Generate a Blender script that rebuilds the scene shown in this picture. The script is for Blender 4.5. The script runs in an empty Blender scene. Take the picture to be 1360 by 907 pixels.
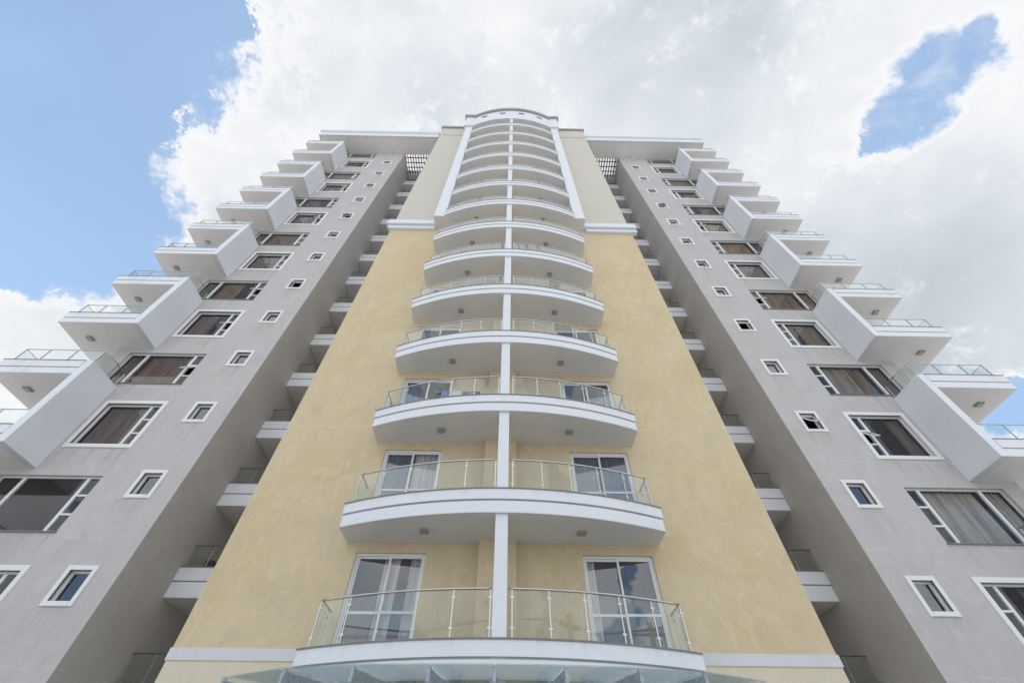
import bpy, bmesh, math, random
from mathutils import Vector, Matrix
random.seed(7)
C = bpy.context.scene.collection
SC = bpy.context.scene

# ------------------------------------------------------------------ camera
YAW, PITCH, ROLL = math.radians(0.72), math.radians(50.245), math.radians(0.42)
fw = Vector((math.sin(YAW)*math.cos(PITCH), math.cos(YAW)*math.cos(PITCH), math.sin(PITCH)))
rt = Vector((math.cos(YAW), -math.sin(YAW), 0)); up = rt.cross(fw)
r2 = rt*math.cos(ROLL) + up*math.sin(ROLL); u2 = -rt*math.sin(ROLL) + up*math.cos(ROLL)
cd = bpy.data.cameras.new('camera'); cam = bpy.data.objects.new('camera', cd); C.objects.link(cam)
cam.matrix_world = Matrix(((r2.x, u2.x, -fw.x, 0.06), (r2.y, u2.y, -fw.y, -10.928), (r2.z, u2.z, -fw.z, 1.6), (0, 0, 0, 1)))
cd.sensor_width = 36; cd.lens = 36*556.78/1360; cd.clip_end = 3000; cd.clip_start = 0.05
SC.camera = cam

# ------------------------------------------------------------------ sky and light
SUN_EL, SUN_AZ = math.radians(70), math.radians(8)      # azimuth clockwise from +Y
SKY_STRENGTH = 0.10
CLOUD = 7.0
w = bpy.data.worlds.new('World'); SC.world = w; w.use_nodes = True
nt = w.node_tree; nt.nodes.clear()
def N(t, **k):
    n = nt.nodes.new(t)
    for a, b in k.items(): setattr(n, a, b)
    return n
def put(s, v):
    if hasattr(v, 'is_linked'): nt.links.new(v, s)
    else: s.default_value = v
def M(op, a, b=None, c=None, clamp=False):
    n = N('ShaderNodeMath', operation=op, use_clamp=clamp); put(n.inputs[0], a)
    if b is not None: put(n.inputs[1], b)
    if c is not None: put(n.inputs[2], c)
    return n.outputs[0]
def sstep(x, a, b, lo=0., hi=1.):
    n = N('ShaderNodeMapRange', interpolation_type='SMOOTHSTEP'); put(n.inputs[0], x)
    n.inputs[1].default_value = a; n.inputs[2].default_value = b; n.inputs[3].default_value = lo; n.inputs[4].default_value = hi
    return n.outputs[0]
tc = N('ShaderNodeTexCoord'); DIR = tc.outputs['Generated']
def noise(scale, detail=8., rough=.6, dist=0., off=(0, 0, 0)):
    mp = N('ShaderNodeMapping'); put(mp.inputs[0], DIR); mp.inputs['Location'].default_value = off
    n = N('ShaderNodeTexNoise'); put(n.inputs['Vector'], mp.outputs[0])
    n.inputs['Scale'].default_value = scale; n.inputs['Detail'].default_value = detail
    n.inputs['Roughness'].default_value = rough; n.inputs['Distortion'].default_value = dist
    return n.outputs['Fac']
def blob(d, r):          # 1 in the middle of a patch of sky, 0 at r degrees from it
    v = N('ShaderNodeVectorMath', operation='DOT_PRODUCT'); put(v.inputs[0], DIR); v.inputs[1].default_value = Vector(d).normalized()
    ang = M('ARCCOSINE', v.outputs['Value'])
    return M('SUBTRACT', 1.0, M('DIVIDE', ang, math.radians(r)))
HOLES = [((-0.711, 0.149, 0.687), 9.6), ((-0.588, 0.055, 0.807), 7.7), ((-0.671, 0.300, 0.678), 6.2), ((-0.503, 0.0275, 0.864), 3.6),
         ((-0.729, 0.294, 0.618), 7.2), ((0.647, 0.071, 0.759), 3.0), ((0.637, 0.1375, 0.759), 3.0), ((0.661, 0.03, 0.748), 1.3),
         ((0.7716, 0.4728, 0.4255), 2.6), ((-0.80, -0.05, 0.60), 17.),
         ((0.64, -0.56, 0.52), 6.), ((0.36, -0.82, 0.45), 5.), ((-0.62, -0.40, 0.68), 7.)]
hole = None
for d, r in HOLES:
    b = M('MAXIMUM', M('MULTIPLY', blob(d, r), max(r/6.0, 1.1)), -.6)
    hole = b if hole is None else M('MAXIMUM', hole, b)
n1 = noise(7., 12., .62, .35); n2 = noise(24., 10., .66, .2, (3, 1, 2))
n5 = noise(70., 8., .62, .0, (5, 6, 1))
edge = M('ADD', M('ADD', M('MULTIPLY', M('SUBTRACT', n1, .5), 2.3), M('MULTIPLY', M('SUBTRACT', n2, .5), 1.3)), M('MULTIPLY', M('SUBTRACT', n5, .5), .5))
sy0 = N('ShaderNodeSeparateXYZ'); put(sy0.inputs[0], DIR)
gap = M('MULTIPLY', sstep(sy0.outputs[1], -.25, -.6), M('MULTIPLY', sstep(noise(3.4, 4., .5, .4, (6, 3, 8)), .50, .62), 1.5))
cover = M('SUBTRACT', M('ADD', M('MULTIPLY', hole, -1.0), edge), gap)
soft = M('MAXIMUM', sstep(noise(5., 4., .5, .4, (4, 4, 9)), .40, .62), sstep(blob((0.648, 0.09, 0.757), 9.), .2, .6))
m1 = sstep(cover, -.06, .09); m2 = sstep(cover, -.28, .30)
mask = M('ADD', M('MULTIPLY', m1, M('SUBTRACT', 1., soft)), M('MULTIPLY', m2, soft))
# thick parts of the clouds are greyer, their rims bright
g = None
for d, r, a in [((0.3495, 0.1015, 0.9314), 16., .36), ((0.648, 0.419, 0.636), 18., .40), ((-0.17, 0.1675, 0.971), 11., .16),
                ((0.62, 0.60, 0.48), 20., .24), ((0.726, 0.292, 0.622), 8., .16), ((0.15, -0.1, 0.98), 14., .18)]:
    b = M('MULTIPLY', M('MAXIMUM', blob(d, r), 0.), a)
    g = b if g is None else M('ADD', g, b)
n3 = noise(2.6, 6., .5, .6, (7, 2, 5)); n4 = noise(9., 8., .55, .5, (1, 8, 3))
shade = M('ADD', g, M('ADD', M('MULTIPLY', sstep(n3, .42, .68), .20), M('MULTIPLY', M('SUBTRACT', n4, .5), .34)))
shade = M('MULTIPLY', M('ADD', M('MULTIPLY', shade, .58), .07), sstep(cover, .0, .6))
bright = M('SUBTRACT', 1.0, shade)
ramp = N('ShaderNodeMix', data_type='RGBA'); put(ramp.inputs['Factor'], sstep(shade, .02, .28))
ramp.inputs[6].default_value = (.99, 1.0, 1.02, 1); ramp.inputs[7].default_value = (.90, .975, 1.06, 1)
ccol = N('ShaderNodeVectorMath', operation='SCALE'); put(ccol.inputs[0], ramp.outputs[2]); 
sy_ = N('ShaderNodeSeparateXYZ'); put(sy_.inputs[0], DIR)
front = sstep(sy_.outputs[1], -.02, -.55, 1.0, 1.52)          # out-of-view clouds opposite the sun, brightened to add light on the facade
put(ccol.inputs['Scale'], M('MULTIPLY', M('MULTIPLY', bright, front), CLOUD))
sky = N('ShaderNodeTexSky', sky_type='NISHITA'); sky.sun_disc = False
sky.sun_elevation = SUN_EL; sky.sun_rotation = SUN_AZ; sky.air_density = 1.0; sky.dust_density = 1.2; sky.ozone_density = 1.0
veil = mixc_ = N('ShaderNodeMix', data_type='RGBA'); sz_ = N('ShaderNodeSeparateXYZ'); put(sz_.inputs[0], DIR)
put(veil.inputs['Factor'], M('ADD', sstep(sz_.outputs[2], .55, .86, .92, .60), M('MULTIPLY', M('SUBTRACT', noise(3.0, 5., .5, .5, (2, 9, 4)), .5), .5)))
put(veil.inputs[6], sky.outputs[0]); veil.inputs[7].default_value = (2.95, 4.4, 6.6, 1)      # thin bright haze high in the blue
wisp = M('MULTIPLY', M('MAXIMUM', blob((0.648, 0.09, 0.757), 7.), 0.), sstep(noise(13., 8., .6, .6, (2, 2, 7)), .40, .72, .0, .55))
mask = M('MAXIMUM', mask, wisp)
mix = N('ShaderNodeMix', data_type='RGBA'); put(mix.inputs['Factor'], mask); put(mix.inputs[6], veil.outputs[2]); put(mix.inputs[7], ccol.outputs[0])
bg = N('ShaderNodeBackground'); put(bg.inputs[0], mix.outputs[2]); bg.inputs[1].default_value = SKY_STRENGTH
wo = N('ShaderNodeOutputWorld'); nt.links.new(bg.outputs[0], wo.inputs[0])

sd = bpy.data.lights.new('sun', 'SUN'); sd.energy = 2.4; sd.angle = math.radians(16); sd.color = (1, .985, .96)
sun = bpy.data.objects.new('sun', sd); C.objects.link(sun)
sv = Vector((math.sin(SUN_AZ)*math.cos(SUN_EL), math.cos(SUN_AZ)*math.cos(SUN_EL), math.sin(SUN_EL)))
sun.rotation_euler = sv.to_track_quat('Z', 'Y').to_euler(); sun.location = sv*120
SC.view_settings.view_transform = 'Standard'; SC.view_settings.look = 'None'
SC.view_settings.gamma = 1; SC.view_settings.exposure = 0.49; SC.view_settings.use_curve_mapping = False
SC.cycles.max_bounces = 9; SC.cycles.transparent_max_bounces = 24; SC.cycles.use_denoising = True
SC.cycles.sample_clamp_indirect = 6

# ------------------------------------------------------------------ materials
def newmat(name):
    global nt
    m = bpy.data.materials.new(name); m.use_nodes = True; nt = m.node_tree; nt.nodes.clear()
    return m
def out(sh): o = N('ShaderNodeOutputMaterial'); nt.links.new(sh, o.inputs[0])
def tex(scale, detail=6., rough=.6, stretch=(1, 1, 1), dist=0.):
    t = N('ShaderNodeTexCoord'); mp = N('ShaderNodeMapping'); put(mp.inputs[0], t.outputs['Object']); mp.inputs['Scale'].default_value = stretch
    n = N('ShaderNodeTexNoise'); put(n.inputs['Vector'], mp.outputs[0]); n.inputs['Scale'].default_value = scale
    n.inputs['Detail'].default_value = detail; n.inputs['Roughness'].default_value = rough; n.inputs['Distortion'].default_value = dist
    return n.outputs['Fac']
def mixc(f, a, b, mode='MIX'):
    n = N('ShaderNodeMix', data_type='RGBA', blend_type=mode); put(n.inputs['Factor'], f); put(n.inputs[6], a); put(n.inputs[7], b)
    return n.outputs[2]
def c4(c): return (c[0], c[1], c[2], 1)
def principled(col, rough=.7, bump=None, bstr=.15, bdist=.01, metal=0., spec=.35):
    p = N('ShaderNodeBsdfPrincipled'); put(p.inputs['Base Color'], col if hasattr(col, 'is_linked') else c4(col))
    put(p.inputs['Roughness'], rough); p.inputs['Metallic'].default_value = metal; p.inputs['Specular IOR Level'].default_value = spec
    if bump is not None:
        b = N('ShaderNodeBump'); b.inputs['Strength'].default_value = bstr; b.inputs['Distance'].default_value = bdist
        put(b.inputs['Height'], bump); nt.links.new(b.outputs[0], p.inputs['Normal'])
    return p.outputs[0]
def stucco(name, base, patch, stain, joint=None, pamt=.55, samt=.5, fine=.05, sills=False):
    """painted render: trowel mottling, broad patches, thin vertical rain streaks, faint pour lines at each storey"""
    m = newmat(name)
    col = mixc(M('MULTIPLY', sstep(tex(.55, 8, .68, (1, 1, .8), .8), .40, .66), pamt), c4(base), c4(patch))
    col = mixc(M('MULTIPLY', sstep(tex(1.9, 10, .72, (1, 1, .7), 1.2), .48, .68), samt), col, c4(stain))
    col = mixc(M('MULTIPLY', sstep(tex(1.1, 10, .74, (1.6, 1.6, 1.0), 2.2), .50, .62), pamt*.6), col, c4([min(1, v*1.16) for v in base]))
    streak = M('MULTIPLY', sstep(tex(1.0, 7, .6, (5.5, 5.5, .09)), .54, .76), .34)
    col = mixc(streak, col, c4(stain))
    if sills:
        t = N('ShaderNodeTexCoord'); sx = N('ShaderNodeSeparateXYZ'); put(sx.inputs[0], t.outputs['Object'])
        ax = M('ABSOLUTE', sx.outputs[0]); runs = sstep(tex(1.0, 7, .7, (6, 6, .12)), .46, .64); tot = None
        for xa, xb, zs, pitch, ln_ in ((11.45, 12.5, 5.58, 3.1, 1.1), (13.4, 16.0, 16.78, 6.2, 1.3), (13.55, 17.05, 13.76, 6.2, 1.2)):
            inx = M('MULTIPLY', sstep(ax, xa-.05, xa+.12), sstep(ax, xb-.12, xb+.05, 1., 0.))
            d = M('MULTIPLY', M('FRACT', M('DIVIDE', M('SUBTRACT', zs, sx.outputs[2]), pitch)), pitch)
            r_ = M('MULTIPLY', M('MULTIPLY', inx, sstep(d, 0., ln_, 1., 0.)), runs)
            tot = r_ if tot is None else M('MAXIMUM', tot, r_)
        col = mixc(M('MULTIPLY', tot, .42), col, c4([v*.72 for v in stain]))
    grain = tex(16, 6, .7)
    col = mixc(M('MULTIPLY', sstep(grain, .3, .75), fine*2), col, c4([v*.72 for v in base]))
    if joint is not None:
        t = N('ShaderNodeTexCoord'); sx = N('ShaderNodeSeparateXYZ'); put(sx.inputs[0], t.outputs['Object'])
        z = M('ADD', M('ADD', sx.outputs[2], -joint), M('MULTIPLY', M('SUBTRACT', tex(1.3, 4), .5), .10))
        f = M('ABSOLUTE', M('SUBTRACT', M('FRACT', M('ADD', M('DIVIDE', z, 3.1), .5)), .5))
        ln = M('MULTIPLY', sstep(f, .004, .012, 1., 0.), sstep(tex(.9, 4), .42, .62))
        col = mixc(M('MULTIPLY', ln, .6), col, c4([min(1, v*1.14) for v in base]))
    out(principled(col, .85, M('ADD', tex(38, 6, .7), M('MULTIPLY', tex(5, 6, .6), .8)), .25, .008, spec=.2))
    return m
def paint(name, base, dirt=.12, dcol=(.45, .42, .38), rough=.55, drip=None):
    m = newmat(name)
    col = mixc(M('MULTIPLY', sstep(tex(1.2, 8, .65), .42, .75), dirt), c4(base), c4(dcol))
    col = mixc(M('MULTIPLY', sstep(tex(1.0, 6, .6, (7, 7, .35)), .56, .8), dirt*1.4), col, c4(dcol))
    if drip:
        t = N('ShaderNodeTexCoord'); sx = N('ShaderNodeSeparateXYZ'); put(sx.inputs[0], t.outputs['Object'])
        run = M('ADD', M('MULTIPLY', tex(1.0, 8, .75, (4, 4, .25)), .19), M('MULTIPLY', tex(.8, 5), .13))      # rain runs of uneven length
        f = M('MULTIPLY', M('MULTIPLY', sstep(M('SUBTRACT', drip[1], sx.outputs[2]), 0., .30, 1., 0.), sstep(run, .155, .21)), .26)
        f2 = M('MULTIPLY', sstep(M('SUBTRACT', sx.outputs[2], drip[0]), .0, .05, 1., 0.), .22)
        col = mixc(M('MAXIMUM', f, f2), col, (.36, .34, .31, 1))
    out(principled(col, rough, M('ADD', tex(30, 5, .6), M('MULTIPLY', tex(2.5, 3), 2.5)), .08, .006, spec=.3))
    return m
MAT = {}
MAT['cream'] = stucco('cream_render', (.655, .545, .365), (.585, .47, .29), (.555, .475, .36), 4.1, .72, .6)
MAT['pale_cream'] = stucco('pale_cream_render', (.625, .595, .525), (.59, .56, .48), (.555, .525, .455), 3.4, .45, .3)
MAT['plinth'] = stucco('plinth_render', (.68, .62, .49), (.63, .565, .42), (.58, .52, .41), None, .4, .3)
MAT['grey'] = stucco('grey_render', (.535, .52, .515), (.49, .475, .465), (.445, .43, .42), 4.3, .65, .5, sills=True)
MAT['white'] = paint('white_paint', (.755, .785, .83), .09)
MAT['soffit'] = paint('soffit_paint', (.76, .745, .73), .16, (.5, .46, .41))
MAT['white_slab'] = paint('white_slab_paint', (.755, .785, .83), .09, drip=(-.627, -.03))
MAT['white_box'] = paint('white_box_paint', (.755, .785, .83), .10, drip=(0., .67))
MAT['white_wall'] = paint('white_wall_paint', (.755, .785, .83), .10, drip=(0., 3.8))
MAT['band'] = paint('band_paint', (.62, .64, .655), .2)
MAT['band'] = paint('band_paint', (.64, .66, .68), .2)
MAT['trim'] = paint('trim_paint', (.80, .80, .80), .06)
MAT['frame'] = paint('frame_paint', (.76, .77, .78), .03, rough=.35)
MAT['coping'] = paint('stone_coping', (.23, .22, .21), .2, (.12, .11, .10))
MAT['tile'] = paint('roof_coping', (.36, .335, .31), .3, (.2, .18, .16))
MAT['dark'] = paint('dark_metal', (.06, .06, .065), .1, (.1, .1, .1), .4)
MAT['slat'] = paint('slat_paint', (.16, .135, .125), .2, (.08, .07, .06), .5)
MAT['lamp'] = paint('lamp_housing', (.29, .285, .28), .1, rough=.4)
MAT['lens'] = paint('lamp_lens', (.38, .37, .35), .1, rough=.25)
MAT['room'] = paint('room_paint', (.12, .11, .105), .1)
MAT['concrete'] = paint('pole_concrete', (.34, .32, .30), .3)
m = newmat('brushed_steel'); out(principled((.56, .55, .53), M('ADD', .26, M('MULTIPLY', tex(25, 3), .12)), metal=1.)); MAT['steel'] = m
m = newmat('galvanised_steel'); out(principled(mixc(sstep(tex(14, 5), .4, .65), (.40, .46, .50, 1), (.29, .35, .39, 1)), .5, metal=.35)); MAT['galv'] = m
def glass(name, tint, refl=1.0, base=.0, dirt=0.):
    m = newmat(name)
    fr = N('ShaderNodeFresnel'); ge = N('ShaderNodeNewGeometry')
    put(fr.inputs[0], M('SUBTRACT', 1.5, M('MULTIPLY', ge.outputs['Backfacing'], 1.5-1/1.5)))    # a straight-through sheet: same reflection from both faces
    f = M('ADD', M('MULTIPLY', fr.outputs[0], refl), base, clamp=True)
    t = N('ShaderNodeBsdfTransparent'); t.inputs[0].default_value = c4(tint)
    gl = N('ShaderNodeBsdfGlossy'); gl.inputs['Roughness'].default_value = .015; gl.inputs['Color'].default_value = (.95, .97, 1, 1)
    b = N('ShaderNodeBump'); b.inputs['Strength'].default_value = .018; b.inputs['Distance'].default_value = .02; put(b.inputs['Height'], tex(1.1, 2, .4)); nt.links.new(b.outputs[0], gl.inputs['Normal'])
    mx = N('ShaderNodeMixShader'); put(mx.inputs[0], f); nt.links.new(t.outputs[0], mx.inputs[1]); nt.links.new(gl.outputs[0], mx.inputs[2])
    sh = mx.outputs[0]
    if dirt:
        df = N('ShaderNodeBsdfDiffuse'); df.inputs[0].default_value = (.55, .57, .55, 1)
        m2 = N('ShaderNodeMixShader'); put(m2.inputs[0], M('MULTIPLY', sstep(tex(2.2, 8, .7, (4, 4, .6)), .4, .8), dirt)); nt.links.new(sh, m2.inputs[1]); nt.links.new(df.outputs[0], m2.inputs[2]); sh = m2.outputs[0]
    out(sh); return m
MAT['pane'] = glass('window_glass', (.89, .88, .88), .58, .01, .015)
MAT['doorglass'] = glass('door_glass', (.95, .955, .97), 1.25, .03, .02)
MAT['rail_glass'] = glass('railing_glass', (.935, .96, .95), .95, .0, .05)
MAT['canopy_glass'] = glass('canopy_glass', (.90, .95, .95), .8, .0, .07)
def cloth(name, ramp, freq):
    m = newmat(name)
    oi = N('ShaderNodeObjectInfo'); cr = N('ShaderNodeValToRGB'); put(cr.inputs[0], oi.outputs['Random'])
    cr.color_ramp.interpolation = 'CONSTANT'
    for i, c in enumerate(ramp):
        p = i/len(ramp)
        e = cr.color_ramp.elements[i] if i < 2 else cr.color_ramp.elements.new(p)
        e.position = p; e.color = c4(c)
    col = mixc(M('MULTIPLY', sstep(tex(9, 4, .6, (1, 1, .05)), .35, .7), .5), cr.outputs[0], (.05, .04, .035, 1), 'MIX')
    df = N('ShaderNodeBsdfDiffuse'); put(df.inputs[0], col); tr = N('ShaderNodeBsdfTranslucent'); put(tr.inputs[0], col)
    mx = N('ShaderNodeMixShader'); mx.inputs[0].default_value = .25; nt.links.new(df.outputs[0], mx.inputs[1]); nt.links.new(tr.outputs[0], mx.inputs[2]); out(mx.outputs[0])
    return m
MAT['curtain'] = cloth('curtain_cloth', [(.40, .31, .23), (.33, .27, .225), (.54, .36, .19), (.36, .25, .20), (.50, .45, .38), (.25, .215, .19)], 9)
MAT['net'] = cloth('sheer_curtain_cloth', [(.80, .77, .66), (.78, .76, .69)], 14)
MAT['navy'] = cloth('navy_curtain_cloth', [(.13, .17, .27), (.10, .12, .20)], 14)
MAT['blue_cloth'] = paint('blue_cloth', (.10, .16, .42), .2, (.05, .07, .2), .9)
MAT['light_cloth'] = paint('light_cloth', (.72, .72, .70), .1, rough=.9)
MAT['black_cloth'] = paint('black_cloth', (.03, .03, .04), .1, (.06, .06, .06), .9)
m = newmat('paving')
t = N('ShaderNodeTexCoord'); br = N('ShaderNodeTexBrick'); put(br.inputs['Vector'], t.outputs['Object']); br.inputs['Scale'].default_value = 1.6
br.inputs['Color1'].default_value = (.50, .495, .48, 1); br.inputs['Color2'].default_value = (.45, .445, .43, 1); br.inputs['Mortar'].default_value = (.2, .18, .16, 1)
br.inputs['Mortar Size'].default_value = .012
out(principled(mixc(M('MULTIPLY', sstep(tex(.3, 8), .4, .7), .35), br.outputs[0], (.36, .355, .345, 1)), .85, tex(20), .2)); MAT['paving'] = m

# ------------------------------------------------------------------ mesh helpers
class MB:
    """collects boxes, prisms, sheets and tubes; build() links them as ONE mesh object"""
    def __init__(s): s.v = []; s.f = []; s.mi = []
    def add(s, vs, fs, mi=0):
        o = len(s.v); s.v += [tuple(p) for p in vs]; s.f += [[i+o for i in f] for f in fs]; s.mi += [mi]*len(fs); return s
    def box(s, x0, x1, y0, y1, z0, z1, mi=0):
        x0, x1 = min(x0, x1), max(x0, x1)
        return s.add([(x0,y0,z0),(x1,y0,z0),(x1,y1,z0),(x0,y1,z0),(x0,y0,z1),(x1,y0,z1),(x1,y1,z1),(x0,y1,z1)],
                     [(0,3,2,1),(4,5,6,7),(0,1,5,4),(1,2,6,5),(2,3,7,6),(3,0,4,7)], mi)
    def prism(s, poly, z0, z1, mi=0):
        n = len(poly)
        return s.add([(x,y,z0) for x,y in poly]+[(x,y,z1) for x,y in poly],
                     [list(range(n))[::-1], list(range(n,2*n))]+[(i,(i+1)%n,n+(i+1)%n,n+i) for i in range(n)], mi)
    def tube(s, pts, r, seg=10, mi=0):
        pts = [Vector(p) for p in pts]; rings = []
        for i, p in enumerate(pts):
            d = (pts[min(i+1,len(pts)-1)]-pts[max(i-1,0)]).normalized()
            a = d.cross(Vector((0,0,1)) if abs(d.z) < .9 else Vector((1,0,0))).normalized(); b = d.cross(a)
            rings.append([p+a*r*math.cos(k*2*math.pi/seg)+b*r*math.sin(k*2*math.pi/seg) for k in range(seg)])
        n = len(rings); vs = [q for R in rings for q in R]
        fs = [(i*seg+k, i*seg+(k+1)%seg, (i+1)*seg+(k+1)%seg, (i+1)*seg+k) for i in range(n-1) for k in range(seg)]
        fs += [list(range(seg))[::-1], [(n-1)*seg+k for k in range(seg)]]
        return s.add(vs, fs, mi)
    def obox(s, a, b, w, z0, z1, mi=0):       # upright slab along the plan line a-b, w thick
        a, b = Vector(a), Vector(b); d = (b-a).normalized(); n = Vector((-d.y, d.x))*w/2
        return s.prism([tuple(a-n), tuple(b-n), tuple(b+n), tuple(a+n)], z0, z1, mi)
    def build(s, name, mats, parent=None, loc=(0,0,0), smooth=False, bevel=0, mirror=False, shift=0.):
        vs = [((-x if mirror else x)+shift, y, z) for x, y, z in s.v]
        me = bpy.data.meshes.new(name); me.from_pydata(vs, [], s.f)
        mats = mats if isinstance(mats, (list, tuple)) else [mats]
        for mm in mats: me.materials.append(MAT[mm])
        me.polygons.foreach_set('material_index', s.mi)
        bm = bmesh.new(); bm.from_mesh(me); bmesh.ops.recalc_face_normals(bm, faces=bm.faces); bm.to_mesh(me); bm.free()
        if smooth: me.polygons.foreach_set('use_smooth', [True]*len(me.polygons))
        me.update()
        o = bpy.data.objects.new(name, me); C.objects.link(o); o.location = loc
        if parent: o.parent = parent
        if bevel:
            b = o.modifiers.new('bevel', 'BEVEL'); b.width = bevel; b.segments = 2; b.limit_method = 'ANGLE'
        return o
def empty(name, loc, label, cat, group=None):
    o = bpy.data.objects.new(name, None); C.objects.link(o); o.location = loc; o['label'] = label; o['category'] = cat
    if group: o['group'] = group
    return o
def copy_tree(o, parent=None):
    c = o.copy(); C.objects.link(c)
    if parent: c.parent = parent
    for ch in list(o.children): copy_tree(ch, c)
    return c
def repeat(proto, dz):
    c = copy_tree(proto, proto.parent); c.location = proto.location + Vector((0, 0, dz)); return c
def sheet_y(mb, y, x0, x1, z0, z1, holes, depth=.14, mi=0):
    """upright wall face at y with real openings; each opening gets its reveals"""
    xs = sorted({x0, x1, *[h[0] for h in holes], *[h[1] for h in holes]}); zs = sorted({z0, z1, *[h[2] for h in holes], *[h[3] for h in holes]})
    idx = {}; vs = []; fs = []
    def V(i, j):
        if (i, j) not in idx: idx[i, j] = len(vs); vs.append((xs[i], y, zs[j]))
        return idx[i, j]
    for i in range(len(xs)-1):
        for j in range(len(zs)-1):
            cx, cz = (xs[i]+xs[i+1])/2, (zs[j]+zs[j+1])/2
            if any(h[0] < cx < h[1] and h[2] < cz < h[3] for h in holes): continue
            fs.append((V(i,j), V(i+1,j), V(i+1,j+1), V(i,j+1)))
    mb.add(vs, fs, mi)
    for a, b, c, d in holes:
        mb.add([(a,y,c),(b,y,c),(b,y,d),(a,y,d),(a,y+depth,c),(b,y+depth,c),(b,y+depth,d),(a,y+depth,d)], [(0,1,5,4),(1,2,6,5),(2,3,7,6),(3,0,4,7)], mi)

# ------------------------------------------------------------------ ground
g = MB().add([(-900,-900,0),(900,-900,0),(900,900,0),(-900,900,0)], [(0,1,2,3)]).build('ground', 'paving'); g['kind'] = 'structure'

# ------------------------------------------------------------------ the tower
H, Z1 = 3.1, 4.10
tower = empty('apartment_tower', (0, 0, 0), 'tall cream and grey apartment tower with curved white balconies up its middle', 'apartment building')
XL, XR = -7.04, 7.30
DOORS = [(-3.69, -1.93), (2.02, 3.80)]
holes = [(a, b, Z1+.03+H*n, Z1+2.22+H*n) for n in range(14) for a, b in DOORS]
mb = MB(); sheet_y(mb, 0, XL, XR, 4.05, 24.95, [h for h in holes if h[3] < 24.95], .16)
mb.add([(XL,0,4.05),(XL,11.8,4.05),(XL,11.8,24.95),(XL,0,24.95)], [(0,1,2,3)]).add([(XR,0,4.05),(XR,11.8,4.05),(XR,11.8,24.95),(XR,0,24.95)], [(0,1,2,3)])
mb.build('tower_wall', 'cream', tower)
mb = MB(); sheet_y(mb, 0, XL, XR, 24.95, 46.25, [h for h in holes if h[3] > 24.95], .16)
mb.add([(XL,0,24.95),(XL,11.8,24.95),(XL,11.8,46.25),(XL,0,46.25)], [(0,1,2,3)]).add([(XR,0,24.95),(XR,11.8,24.95),(XR,11.8,46.25),(XR,0,46.25)], [(0,1,2,3)])
o = mb.build('tower_wall', 'pale_cream', tower); o['label'] = 'paler upper cream wall above the cornice'
# ground floor wall with a wide entrance
mb = MB(); sheet_y(mb, 0.004, XL, XR, 0, 4.05, [(-2.2, 2.2, .02, 2.9)], .3); mb.box(XL, XL+.02, .3, 11.8, 0, 4.04); mb.box(XR-.02, XR, .3, 11.8, 0, 4.04)
mb.build('base_wall', 'plinth', tower)
MB().box(-2.2, 2.2, .2, .22, .02, 2.9).build('entrance_door', 'doorglass', tower)
MB().box(XL-.03, -4.03, -.012, 0.02, 4.07, 4.29).build('string_course', 'band', tower)
MB().box(4.03, XR+.03, -.012, 0.02, 4.07, 4.29).build('string_course', 'band', tower)
# dividing fin behind the pillar, and the pillar
MB().box(-.60, .34, -.24, .01, 4.0, 46.2).build('dividing_wall', 'cream', tower)
MB().box(-.175, .115, -1.545, -1.27, 3.4, 46.4).build('pillar', 'white', tower, bevel=.012)
# cornice between the lower and the upper wall
for xa, xb, in ((XL-.28, -4.44), (4.44, XR+.28)):
    c = MB().box(xa+.12, xb, -.16, .1, 24.86, 25.18).box(xa, xb, -.30, .1, 25.20, 25.48).box(xa+.06, xb, -.22, .1, 25.50, 25.86)
    c.box(xa+.14, xb, -.12, .1, 25.18, 25.20).box(xa+.14, xb, -.12, .1, 25.48, 25.50); c.build('cornice', 'white', tower, bevel=.015)
# parapet of the cream wall
for x0, x1, xe, xf in ((XL, -4.46, XL, XL+.3), (4.46, XR, XR-.3, XR)):
    q = MB().box(x0, x1, -.05, .25, 46.252, 48.75).box(xe, xf, .25, 11.8, 46.252, 48.75).build('parapet', 'pale_cream', tower)
    lo, hi = (x0-.16, x1) if x0 < 0 else (x0, x1+.16)
    ce = (XL-.16, XL+.4) if x0 < 0 else (XR-.4, XR+.16)
    MB().box(lo, hi, -.2, .4, 48.752, 49.15).box(*ce, .4, 11.8, 48.752, 49.15).build('parapet_coping', 'tile', q, bevel=.02)
MB().box(XL+.3, XR-.3, .25, 11.8, 46.6, 46.9).build('roof', 'tile', tower)

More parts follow.
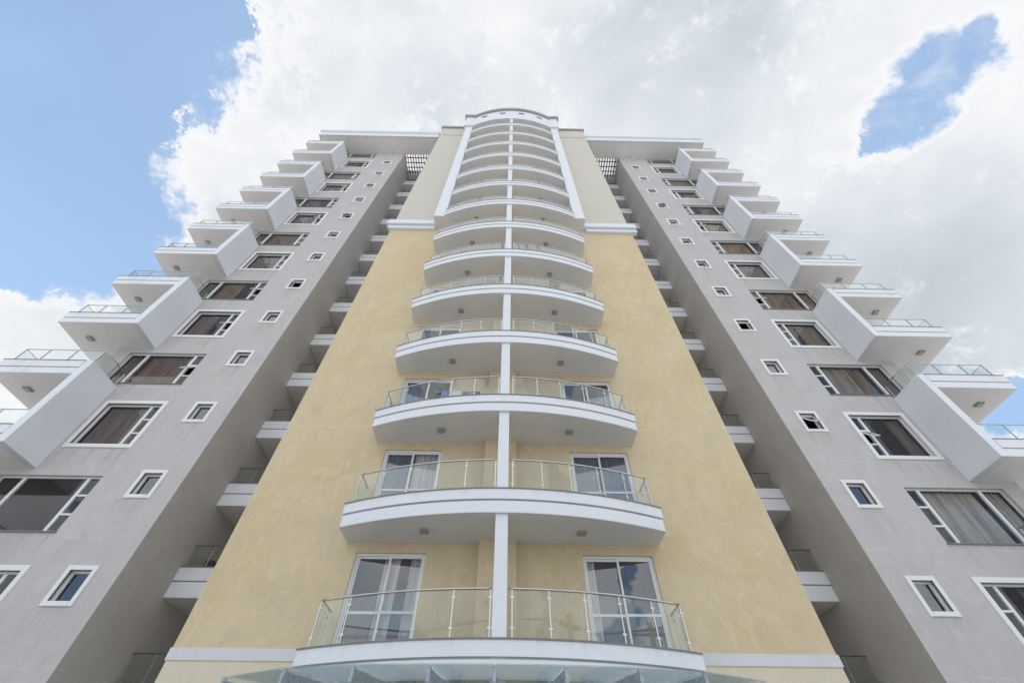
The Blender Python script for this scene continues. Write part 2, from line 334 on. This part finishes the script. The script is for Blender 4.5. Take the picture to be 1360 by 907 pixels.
# ---- curved balconies
R0, YC = 10.15, -1.608
def arc(x, inset=0.): return YC+R0-math.sqrt((R0-inset)**2-x*x)
def arcpts(xa, xb, inset, n=28): return [(xa+(xb-xa)*i/n, arc(xa+(xb-xa)*i/n, inset)) for i in range(n+1)]
def arcslab(mb, hw, inset, z0, z1, mi=0):
    h = hw-inset; mb.prism([(h, .06), (-h, .06)][::-1] and [(-h, .06)]+arcpts(-h, h, inset)+[(h, .06)], z0, z1, mi)
def railing(parent, xa, xb, posts, z, side=None):
    """curved glass balustrade from the pillar (xa) outwards to xb; side = y where its return meets the wall"""
    s = 1 if xb > xa else -1; INS = .14
    hz = z+.90
    pts = [(x, y, hz) for x, y in arcpts(xa, xb, INS, 18)]
    if side is not None: pts += [(xb, arc(xb, INS)+.30, hz), (xb, side, hz)]
    MB().tube(pts, .024).build('handrail', 'steel', parent, smooth=True)
    stations = [s*p for p in posts]
    for x in stations:
        y = arc(x, INS); sl = -x/R0; d = Vector((1, -sl*-1 if False else x/R0)).normalized()
        p = Vector((x, y)); mbp = MB().obox(p-d*.014, p+d*.014, .014, z, hz-.01)
        for zz in (.20, .74): mbp.obox(p-d*.042, p+d*.042, .018, z+zz-.016, z+zz+.016)
        mbp.build('railing_post', 'steel', parent)
    ends = stations
    for a, b in zip(ends[:-1], ends[1:]):
        q = arcpts(a+s*.03, b-s*.03, INS, 5)
        poly = [(x, y-.006) for x, y in q]+[(x, y+.006) for x, y in q[::-1]]
        MB().prism(poly, z+.05, z+.86).build('glass_panel', 'rail_glass', parent)
    if side is not None:
        y0 = arc(xb, INS)
        for yy in (side-.14,):
            mbp = MB().box(xb-.007, xb+.007, yy-.021, yy+.021, z, hz-.01)
            for zz in (.20, .74): mbp.box(xb-.011, xb+.011, yy-.05, yy+.05, z+zz-.022, z+zz+.022)
            mbp.build('railing_post', 'steel', parent)
        MB().box(xb-.006, xb+.006, y0+.04, side-.17, z+.05, z+.86).build('glass_panel', 'rail_glass', parent)
def lamp(parent, x, y, z, s=.10):
    MB().box(x-s, x+s, y-s, y+s, z-.05, z+.004, 0).box(x-s*.72, x+s*.72, y-s*.72, y+s*.72, z-.058, z-.05, 1).build('ceiling_light', ['lamp', 'lens'], parent)
def curved_balcony(hw, z, lower, frame=False):
    mb = MB()
    if frame:         # slab that also carries the white side frames
        h = 4.44
        core = [(-h, .06), (-h, -.79), (-3.86, -.79)]+arcpts(-3.80, 3.80, 0)+[(3.86, -.79), (h, -.79), (h, .06)]
        mb.prism(core, -.627, -.33, 0)
        arcslab(mb, 3.80, -.025, -.29, -.03)
        arcslab(mb, 3.80, .08, -.33, -.29)
    else:
        arcslab(mb, hw, .0, -.627, -.33); arcslab(mb, hw, .08, -.33, -.29); arcslab(mb, hw, -.025, -.29, -.03)
    bot = len(mb.f)
    o = mb.build('balcony', ['white_slab', 'soffit'], tower, (0, 0, z))
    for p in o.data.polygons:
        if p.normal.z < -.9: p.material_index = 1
    cp = MB(); arcslab(cp, hw if not frame else 3.80, -.045, -.03, 0); cp.build('coping', 'coping', o)
    po = [.22, .98, 1.72, 2.47, 3.20]
    for s in (-1, 1):
        c = -.03
        if lower: railing(o, s*.17+c, s*(hw-.13), po+[hw-.13], 0, -.03)
        else: railing(o, s*.17+c, s*3.76, po+[3.74], 0)
        lamp(o, s*1.95, -.68, -.627)
    return o
b0 = curved_balcony(4.02, Z1, True)
for n in range(1, 7): repeat(b0, n*H)
b7 = curved_balcony(4.44, Z1+7*H, False, True)
b8 = curved_balcony(3.80, Z1+8*H, False)
for n in range(9, 14): repeat(b8, (n-8)*H)
b8d = None
# side frames and crown
for s in (-1, 1):
    MB().box(s*3.80, s*4.44, -.79, .05, Z1+7*H-.32, 47.25).build('side_frame', 'white', tower, bevel=.012)
cr = MB().prism([(-4.62, .3), (-4.62, -.95), (-3.86, -.95)]+arcpts(-3.80, 3.80, -.02)+[(3.86, -.95), (4.62, -.95), (4.62, .3)], 46.32, 49.55)
crown = cr.build('crown_wall', 'white', tower)
cr = MB().prism([(-4.8, .4), (-4.8, -1.12), (-3.95, -1.12)]+arcpts(-3.80, 3.80, -.20)+[(3.95, -1.12), (4.8, -1.12), (4.8, .4)], 49.55, 50.15)
cr.build('crown_coping', 'tile', crown, bevel=.03)
for x in (-2.75, -.93, .93, 2.75):
    y = arc(x, -.02); d = Vector((1, x/R0)).normalized(); p = Vector((x, y-.012)); v = MB()
    v.obox(p-d*.26, p+d*.26, .05, 48.15, 48.62, 0)
    for k in range(4): v.obox(p+Vector((0, -.035))-d*.22, p+Vector((0, -.035))+d*.22, .03, 48.20+k*.10, 48.24+k*.10, 1)
    v.build('vent', ['dark', 'slat'], crown)
    MB().obox(p-d*.30, p+d*.30, .08, 48.07, 48.12).build('vent_sill', 'trim', crown)

# ---- sliding balcony doors
def curtain_mesh(x0, x1, y, z0, z1, amp=.035, pitch=.16, phase=0.):
    n = max(12, int((x1-x0)/.022)); vs = []; fs = []
    for i in range(n+1):
        x = x0+(x1-x0)*i/n; yy = y+amp*math.sin(phase+2*math.pi*x/pitch+.8*math.sin(x*5.1+phase))
        vs += [(x, yy*1.0, z0), (x, y+(yy-y)*.7, z1)]
    fs = [(2*i, 2*i+2, 2*i+3, 2*i+1) for i in range(n)]
    return MB().add(vs, fs)
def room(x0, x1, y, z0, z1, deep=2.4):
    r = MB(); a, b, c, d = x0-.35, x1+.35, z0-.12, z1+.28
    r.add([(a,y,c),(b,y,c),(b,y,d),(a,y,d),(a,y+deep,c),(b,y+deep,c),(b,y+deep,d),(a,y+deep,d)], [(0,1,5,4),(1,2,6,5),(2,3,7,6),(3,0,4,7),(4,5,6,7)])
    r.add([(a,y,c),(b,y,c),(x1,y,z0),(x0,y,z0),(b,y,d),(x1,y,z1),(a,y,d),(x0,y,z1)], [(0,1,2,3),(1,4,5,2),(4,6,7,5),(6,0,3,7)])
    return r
def balcony_door(x0, x1, z, cur):
    y = .06; z1 = 2.22-.03; d = MB(); f = .055; mid = (x0+x1)/2
    d.box(x0, x0+f, y, y+.09, 0, z1).box(x1-f, x1, y, y+.09, 0, z1).box(x0+f, x1-f, y, y+.09, z1-f, z1).box(x0+f, x1-f, y, y+.09, 0, .05)
    o = d.build('balcony_door', 'frame', tower, (0, 0, z))
    for k, (a, b, yy) in enumerate(((x0+f, mid+.03, y+.05), (mid-.03, x1-f, y+.015))):
        l = MB(); t = .05
        l.box(a, a+t, yy, yy+.03, .05, z1-f).box(b-t, b, yy, yy+.03, .05, z1-f).box(a+t, b-t, yy, yy+.03, z1-f-t, z1-f).box(a+t, b-t, yy, yy+.03, .05, .12).box(a+t, b-t, yy, yy+.03, .86, .92)
        l.build('door_leaf', 'frame', o)
        MB().box(a+t, b-t, yy+.011, yy+.017, .12, .86).box(a+t, b-t, yy+.011, yy+.017, .92, z1-f-t).build('pane', 'doorglass', o)
    for a, b, mt in cur: curtain_mesh(a, b, .20, .03, z1-.05, phase=a).build('curtain', mt, o)
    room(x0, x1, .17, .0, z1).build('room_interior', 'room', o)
    return o
for n in range(14):
    z = Z1+.03+H*n
    (a, b), (c, d) = DOORS
    if n == 0: cl, cr_ = [(a+.72, a+1.12, 'net'), (a+1.38, b-.05, 'net')], [(c+.05, c+.3, 'net')]
    elif n == 1: cl, cr_ = [(a+.05, a+.8, 'navy'), (a+.95, b-.1, 'net')], [(c+.05, d-.05, 'navy')]
    else:
        cl = [(a+.05, a+random.uniform(.3, .9), random.choice(['navy', 'net', 'curtain']))]
        cr_ = [(d-random.uniform(.3, .9), d-.05, random.choice(['navy', 'net', 'curtain']))]
    balcony_door(a, b, z, cl); balcony_door(c, d, z, cr_)

# ------------------------------------------------------------------ the two wings (built for the right, mirrored for the left)
YW, XI, XO = 1.82, 10.83, 17.68
SHIFT = .07
ROOFZ = 46.5
FR = [(13.59, 15.74, 16.96+6.2*k, 18.88+6.2*k) for k in range(-2, 5)]
WD = [(13.57, 17.0, 13.80+6.2*k, 15.70+6.2*k) for k in range(-1, 6)]
SM = [(11.63, 12.25, 5.73+3.1*i, 6.52+3.1*i) for i in range(0, 14)]
def wing(mir):
    kw = dict(mirror=mir, shift=SHIFT)
    mb = MB(); sheet_y(mb, YW, XI, XO, 0, ROOFZ, FR+WD+SM, .2)
    mb.add([(XI,YW,0),(XI,11.8,0),(XI,11.8,ROOFZ),(XI,YW,ROOFZ)], [(0,1,2,3)]).add([(XO,YW,0),(XO,11.8,0),(XO,11.8,ROOFZ),(XO,YW,ROOFZ)], [(0,1,2,3)])
    mb.build('wing_wall', 'grey', tower, **kw)
    e = 7.18
    MB().add([(e,6.0,0),(XI,6.0,0),(XI,6.0,ROOFZ),(e,6.0,ROOFZ)], [(0,1,2,3)]).build('recess_wall', 'grey', tower, **kw)
    # flat roof with deep fascia and a slatted light well over the recess
    rf = MB(); ya, yb = .27, 11.8; xa, xb = 7.33, 19.07
    for (x0, x1, y0, y1) in ((xa, xb, ya, 1.93), (10.80, xb, 1.93, 3.92), (xa, xb, 3.92, yb)): rf.box(x0, x1, y0, y1, ROOFZ, 47.45)
    roof = rf.build('roof', 'soffit', tower, **kw)
    fa = MB().box(xa, xb+.06, ya-.06, ya-.002, ROOFZ-.05, 47.2).box(xb+.002, xb+.06, ya-.002, yb, ROOFZ-.05, 47.2)
    fa.box(xa, xb+.2, ya-.2, yb, 47.452, 47.92).box(xa, xb+.1, ya-.1, ya-.002, 47.2, 47.45).box(xb+.002, xb+.1, ya-.002, yb, 47.2, 47.45)
    # the cap must leave the light well open
    fa = MB().box(xa, xb+.06, ya-.06, ya-.002, ROOFZ-.05, 47.2).box(xb+.002, xb+.06, ya-.002, yb, ROOFZ-.05, 47.2)
    fa.box(xa, xb+.1, ya-.1, ya-.002, 47.2, 47.45).box(xb+.002, xb+.1, ya-.002, yb, 47.2, 47.45)
    for (x0, x1, y0, y1) in ((xa, xb+.2, ya-.2, 1.93), (10.80, xb+.2, 1.93, 3.92), (xa, xb+.2, 3.92, yb)): fa.box(x0, x1, y0, y1, 47.452, 47.92)
    fa.build('fascia', 'white', roof, **kw)
    pg = MB()
    for i in range(13): pg.box(7.36+i*.27, 7.36+i*.27+.085, 1.934, 3.916, 46.62, 46.80)
    for j in range(4): pg.box(7.34, 10.79, 2.22+j*.48, 2.22+j*.48+.07, 46.50, 46.62)
    pg.build('pergola_slats', 'slat', roof, **kw)
def window_in(x0, x1, z0, z1, base, y, cols, mir, name, trim=None, open_mid=False, curt=None, sash=False, shiny=False):
    """cols: list of (xa, xb, [transom heights]); mirrored onto the left wing"""
    kw = dict(mirror=mir, shift=0.)
    f = .05; w_ = MB(); yy = y+.11
    z0, z1 = z0-base, z1-base
    w_.box(x0, x0+f, yy, yy+.06, z0, z1).box(x1-f, x1, yy, yy+.06, z0, z1).box(x0+f, x1-f, yy, yy+.06, z1-f, z1).box(x0+f, x1-f, yy, yy+.06, z0, z0+f)
    gl = MB()
    for i, (a, b, tr) in enumerate(cols):
        if i: w_.box(a-.05, a+.05, yy-.012, yy+.066, z0+f, z1-f)
        a2, b2 = (a+.05 if i else x0+f), (b-.05 if i < len(cols)-1 else x1-f)
        lv = [z0+f]+[t-base for t in tr]+[z1-f]
        for j in range(len(lv)-1):
            lo, hi = lv[j]+(.03 if j else 0), lv[j+1]-(.03 if j < len(lv)-2 else 0)
            if j: w_.box(a2, b2, yy-.006, yy+.062, lv[j]-.03, lv[j]+.03)
            if not (open_mid and tr and j == 1) and not sash: gl.box(a2, b2, yy+.026, yy+.032, lo, hi)
            if (open_mid and tr and j == 1) or sash: ops = (a2, b2, lo, hi)
    o = w_.build(name, 'frame', tower, (SHIFT, 0, base), **kw)
    if gl.v: gl.build('pane', 'doorglass' if name == 'small_window' or shiny else 'pane', o, **kw)
    if trim:
        t = MB(); e, h = trim, .035
        t.box(x0-e, x0, y-h, y+.05, z0-e, z1+e).box(x1, x1+e, y-h, y+.05, z0-e, z1+e).box(x0, x1, y-h, y+.05, z1, z1+e).box(x0, x1, y-h-.012, y+.05, z0-e, z0)
        t.build('window_trim', 'trim', o, bevel=.008, **kw)
    else:
        MB().box(x0-.03, x1+.03, y-.05, y+.10, z0-.035, z0).build('window_sill', 'coping', o, **kw)
    if open_mid or sash:
        a, b, lo, hi = ops; h = hi-lo; th = math.radians(38)
        s_ = MB(); g_ = MB()
        def slab(m_, xa, xb, ta, tb, thick, lift):
            v = []
            for t_ in (ta, tb):
                for q in (0, thick):
                    v += [(xa, yy+lift-t_*math.sin(th)+q*math.cos(th), hi-t_*math.cos(th)-q*math.sin(th)), (xb, yy+lift-t_*math.sin(th)+q*math.cos(th), hi-t_*math.cos(th)-q*math.sin(th))]
            m_.add(v, [(0,1,5,4),(2,6,7,3),(0,4,6,2),(1,3,7,5),(0,2,3,1),(4,5,7,6)])
        k = .045
        slab(s_, a, a+k, 0, h, .035, 0); slab(s_, b-k, b, 0, h, .035, 0); slab(s_, a+k, b-k, 0, k, .035, 0); slab(s_, a+k, b-k, h-k, h, .035, 0)
        slab(g_, a+k, b-k, k, h-k, .006, .012)
        sb = s_.build('open_sash', 'frame', o, **kw); 
        g_.build('sash_pane', 'pane', o, **kw)
    for a, b, mt in (curt or []):
        curtain_mesh(a, b, y+.30, z0+.01, z1-.03, phase=a+base).build('curtain', mt, o, **kw)
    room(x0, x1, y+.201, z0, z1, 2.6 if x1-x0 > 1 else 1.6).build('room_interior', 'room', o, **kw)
    return o
OPEN_F = {(True, 0), (False, -1), (False, 2), (True, 2), (True, 3)}
OPEN_W = {(True, 0), (True, 1), (False, 1)}
OPEN_S = {(True, 5), (True, 8), (False, 2), (False, 4), (False, 9)}
for mir in (True, False):
    wing(mir)
    for k in range(-2, 5):
        x0, x1, z0, z1 = FR[k+2]
        full = random.random()
        cu = [(14.12, 15.72, 'curtain')] if full < .45 else [(14.5+random.random()*.6, 15.72, 'curtain')] if full < .85 else [(14.12, 14.5, 'curtain'), (15.2, 15.72, 'curtain')]
        window_in(x0, x1, z0, z1, z0, YW, [(x0, 14.05, [z0+.60, z0+1.24]), (14.05, x1, [])], mir, 'framed_window', .15, (mir, k) in OPEN_F, cu)
    for k in range(-1, 6):
        x0, x1, z0, z1 = WD[k+1]
        cu = [(14.12, 16.1, 'curtain')] if random.random() < .6 else [(14.9+random.random()*.5, 16.1, 'curtain')]
        if mir and k == -1: cu = []
        if not mir and k == -1: cu = [(14.12, 16.1, 'net'), (16.3, 16.98, 'net')]
        if not mir and k == 0: cu = [(14.12, 15.5, 'curtain'), (15.5, 16.1, 'curtain')]
        if k != -1: cu.append((16.3, 16.98, 'curtain'))
        window_in(x0, x1, z0, z1, z0, YW, [(x0, 14.06, [z0+.60, z0+1.24]), (14.06, 16.2, []), (16.2, x1, [])], mir, 'wide_window', None, (mir, k) in OPEN_W, cu, shiny=False)
    for i, (x0, x1, z0, z1) in enumerate(SM):
        window_in(x0, x1, z0, z1, z0, YW, [(x0, x1, [])], mir, 'small_window', .12, False, [(x0+.03, x1-.03, 'curtain')] if random.random() < .3 else None, (mir, i) in OPEN_S)

# ---- paired corner balconies of the wings
def bands(mb, x0, x1, y0, y1, xc, y2, z):
    """two-step fascia slab: L-shaped plan, x0..x1 in front of the wall, past the corner xc back to y2"""
    for ins, za, zb in ((.0, 0., .30), (.08, .30, .335), (-.02, .335, .67)):
        P = [(x0, y0+ins), (x1-ins, y0+ins), (x1-ins, y2), (xc, y2), (xc, y1), (x0, y1)]
        mb.prism(P, z+za, z+zb)
def straight_rail(parent, pts, stations, z, h, kw, shift_glass=True):
    MB().tube([(x, y, z+h) for x, y in pts], .02).build('handrail', 'steel', parent, smooth=True, **kw)
    for x, y in stations: MB().box(x-.016, x+.016, y-.016, y+.016, z, z+h-.01).build('railing_post', 'steel', parent, **kw)
    for (a, b) in zip(stations[:-1], stations[1:]):
        d = (Vector(b)-Vector(a)).normalized()*.03
        MB().obox(Vector(a)+d, Vector(b)-d, .012, z+.04, z+h-.05).build('glass_panel', 'rail_glass', parent, **kw)
def corner_pair(mir, z):
    kw = dict(mirror=mir, shift=0.); XA, XB = 16.05, 19.47
    Y0 = .33; Y2 = 4.2; xs = XA+.30
    lo = MB(); bands(lo, xs, XB, Y0+.002, YW+.0, XO+.003, Y2, 0)
    o = lo.build('corner_balcony', ['white_box', 'soffit'], tower, (SHIFT, 0, z), **kw)
    MB().box(XA, xs, Y0, YW, 0, 3.80).build('balcony_side_wall', 'white_wall', o, bevel=.012, **kw)
    hi = MB(); bands(hi, xs, XB, Y0+.002, YW, XO+.003, Y2, 3.1)
    u = hi.build('corner_balcony', ['white_box', 'soffit'], tower, (SHIFT, 0, z), **kw)
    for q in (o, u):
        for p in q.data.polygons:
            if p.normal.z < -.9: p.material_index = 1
    for q, zz in ((o, .67), (u, 3.77)):
        x_in = xs if q is o else XA
        cp = MB()
        if q is o: cp.prism([(xs, Y0-.035), (XB+.035, Y0-.035), (XB+.035, Y2), (XO+.003, Y2), (XO+.003, YW), (xs, YW)], zz, zz+.03)
        else: cp.prism([(xs+.003, Y0-.035), (XB+.035, Y0-.035), (XB+.035, Y2), (XO+.003, Y2), (XO+.003, YW), (xs+.003, YW)], zz, zz+.03)
        cp.build('coping', 'coping', q, **kw)
        yr, xo = Y0+.12, XB-.12
        if q is o:
            straight_rail(q, [(xs, yr), (xo, yr), (xo, Y2)], [(xs+.05, yr), (17.42, yr), (18.45, yr), (xo, yr), (xo, 1.6), (xo, 2.8), (xo, Y2-.05)], zz+.03, .72, kw)
        else:
            straight_rail(q, [(XA+.14, YW), (XA+.14, yr), (xo, yr), (xo, Y2)], [(XA+.14, YW-.05), (XA+.14, yr), (17.30, yr), (18.38, yr), (xo, yr), (xo, 1.6), (xo, 2.8), (xo, Y2-.05)], zz+.03, .72, kw)
        lm = MB(); s = .13; zl = zz-.67
        lm.box(18.62-s, 18.62+s, 1.24-s, 1.24+s, zl-.05, zl+.004, 0).box(18.62-s*.7, 18.62+s*.7, 1.24-s*.7, 1.24+s*.7, zl-.058, zl-.05, 1).build('ceiling_light', ['lamp', 'lens'], q, **kw)
    return o, u
# ---- small balconies in the recess between wing and centre
def recess_balcony(mir, z):
    kw = dict(mirror=mir, shift=0.); x0, x1 = 7.32, XI-.004
    mb = MB().box(x0, x1, 4.0, 5.99, 0, .46).box(x0, x1, 4.08, 5.99, .46, .50).box(x0, x1, 3.98, 5.99, .50, .90)
    o = mb.build('recess_balcony', ['white_box', 'soffit'], tower, (SHIFT, 0, z), **kw)
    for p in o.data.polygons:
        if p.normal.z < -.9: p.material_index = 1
    MB().box(x0, x1, 3.965, 5.99, .90, .93).build('coping', 'coping', o, **kw)
    straight_rail(o, [(x1, 4.12), (x0, 4.12)], [(x1-.14, 4.12), (x1-.72, 4.12), (x1-1.5, 4.12), (x1-2.3, 4.12), (x0+.1, 4.12)], .93, .74, kw)
    return o
for mir in (True, False):
    o, u = corner_pair(mir, 3.55)
    for k in range(1, 7): repeat(o, 6.2*k); repeat(u, 6.2*k)
    r = recess_balcony(mir, 3.48 if mir else 3.6)
    for n in range(1, 14): repeat(r, 3.1*n)

# ------------------------------------------------------------------ glass canopy over the entrance
can = empty('glass_canopy', (0, 0, 0), 'fan-shaped glass entrance canopy on grey steel brackets below the lowest balcony', 'canopy')
tips = [(-5.35, -.6), (-4.64, -2.05), (-3.2, -3.22), (-2.07, -3.64), (-.98, -3.75), (-.06, -3.80), (.95, -3.75), (2.02, -3.63), (3.08, -3.25), (4.4, -2.3), (5.35, -.6)]
def rise(p): return 3.2+.095*(p[1]+3.8)
base = [(t[0]*.84, -.04) for t in tips]
for (a, b, c, d) in zip(tips[:-1], tips[1:], base[:-1], base[1:]):
    g_ = Vector((b[0]-a[0], b[1]-a[1])).normalized()*.008
    q = [(a[0]+g_.x, a[1]+g_.y), (b[0]-g_.x, b[1]-g_.y), (d[0]-.008, d[1]), (c[0]+.008, c[1])]
    zt = [rise(p) for p in q]
    MB().add([(x, y, z) for (x, y), z in zip(q, zt)]+[(x, y, z+.016) for (x, y), z in zip(q, zt)], [(0,1,2,3),(4,7,6,5),(0,4,5,1),(1,5,6,2),(2,6,7,3),(3,7,4,0)]).build('glass_panel', 'canopy_glass', can)
for t, b in list(zip(tips, base))[1:-1]:
    a = Vector(t)+(Vector(b)-Vector(t))*.02; b = Vector(b); d = (b-a).normalized(); n = Vector((-d.y, d.x)); L = (b-a).length
    m_ = MB()
    def seg(t0, t1, h0, h1, w):
        vs = []
        for t_, h_ in ((t0, h0), (t1, h1)):
            p = a+d*L*t_; z = rise(p)-.03
            for sx in (-1, 1):
                for zz in (z-h_, z): vs.append((p.x+n.x*w/2*sx, p.y+n.y*w/2*sx, zz))
        m_.add(vs, [(0,2,3,1),(4,5,7,6),(0,1,5,4),(2,6,7,3),(1,3,7,5),(0,4,6,2)])
    seg(0, 1, .15, .28, .05)
    for t_ in (.06, .13, .20, .5, .8):
        p = a+d*L*t_
        for sx in (-1, 1):
            q = p+n*.012*sx; m_.tube([(q.x, q.y, rise(p)-.11), (q.x+n.x*.03*sx, q.y+n.y*.03*sx, rise(p)-.11)], .018, 8)
    p = a+d*.05; m_.tube([(p.x, p.y, rise(p)-.04), (p.x, p.y, rise(p)-.002)], .03, 8)
    m_.build('bracket', 'galv', can)

# ------------------------------------------------------------------ washing on the third balcony
ZB = Z1+2*H
rack = empty('drying_rack', (-1.5, -.85, ZB), 'folding drying rack hung with blue and white washing on a lower left balcony', 'drying rack')
fr = MB()
for y in (-.22, .22):
    fr.tube([(-.55, y, 0), (-.45, -y, .80)], .012, 6); fr.tube([(.55, y, 0), (.45, -y, .80)], .012, 6)
for y in (-.22, 0, .22): fr.tube([(-.75, y, .80), (.75, y, .82)], .010, 6)
fr.build('frame', 'frame', rack); rack.scale = (1, 1, .74)
for i, (x, ww, mt) in enumerate(((-.55, .26, 'blue_cloth'), (-.22, .30, 'light_cloth'), (.12, .22, 'blue_cloth'), (.40, .28, 'black_cloth'))):
    m_ = MB(); n = 8; vs = []; fs = []
    for k in range(n+1):
        xx = x+ww*k/n; wob = .012*math.sin(k*1.7+i)
        vs += [(xx, -.235+wob, .36+.05*math.sin(i*2.1)), (xx, -.236, .80), (xx, -.22, .818), (xx, -.204, .80), (xx, -.205-wob, .42)]
    for k in range(n):
        for j in range(4): fs.append((5*k+j, 5*k+5+j, 5*k+6+j, 5*k+1+j))
    m_.add(vs, fs).build('garment', mt, rack)

# ------------------------------------------------------------------ bucket left on a recess balcony, seen as a dark shape through its glass
bk = MB(); seg = 20
rings = [(.0, .0), (.14, .0), (.17, .28), (.185, .30), (.185, .32), (.165, .32), (.14, .03), (.0, .03)]
vs = [(r*math.cos(2*math.pi*k/seg), r*math.sin(2*math.pi*k/seg), z) for r, z in rings for k in range(seg)]
bk.add(vs, [(i*seg+k, i*seg+(k+1)%seg, (i+1)*seg+(k+1)%seg, (i+1)*seg+k) for i in range(len(rings)-1) for k in range(seg)])
o = bk.build('bucket', 'black_cloth', None, (-10.1, 4.40, 3.48+3.1+.93), smooth=True)
o['label'] = 'black bucket behind the glass of a small recess balcony left of the cream wall'; o['category'] = 'bucket'

# ------------------------------------------------------------------ utility pole across the street, mirrored in the balcony doors
up_ = empty('utility_pole', (9.6, -20.5, 0), 'concrete utility pole with crossarm and wires across the street, reflected in the door glass', 'utility pole')
vs = MB(); vs.tube([(0, 0, 0), (0, 0, 4), (0, 0, 8), (0, 0, 11)], .16, 12); vs.build('pole', 'concrete', up_, smooth=True)
MB().box(-1.3, 1.3, -.22, -.12, 10.3, 10.45).tube([(-1.0, -.17, 10.3), (0, -.17, 9.4)], .03, 6).tube([(1.0, -.17, 10.3), (0, -.17, 9.4)], .03, 6).build('crossarm', 'slat', up_)
for x in (-1.2, -.5, .5, 1.2): MB().tube([(x, -.17, 10.45), (x, -.17, 10.62)], .05, 8).build('insulator', 'trim', up_)
for x in (-1.2, -.5, .5, 1.2):
    MB().tube([(x+30*t, -.17+x*.4*abs(t), 10.62-1.6*abs(t)*(1.15-abs(t))) for t in [i/12-1 for i in range(25)]], .012, 5).build('wire', 'dark', up_)
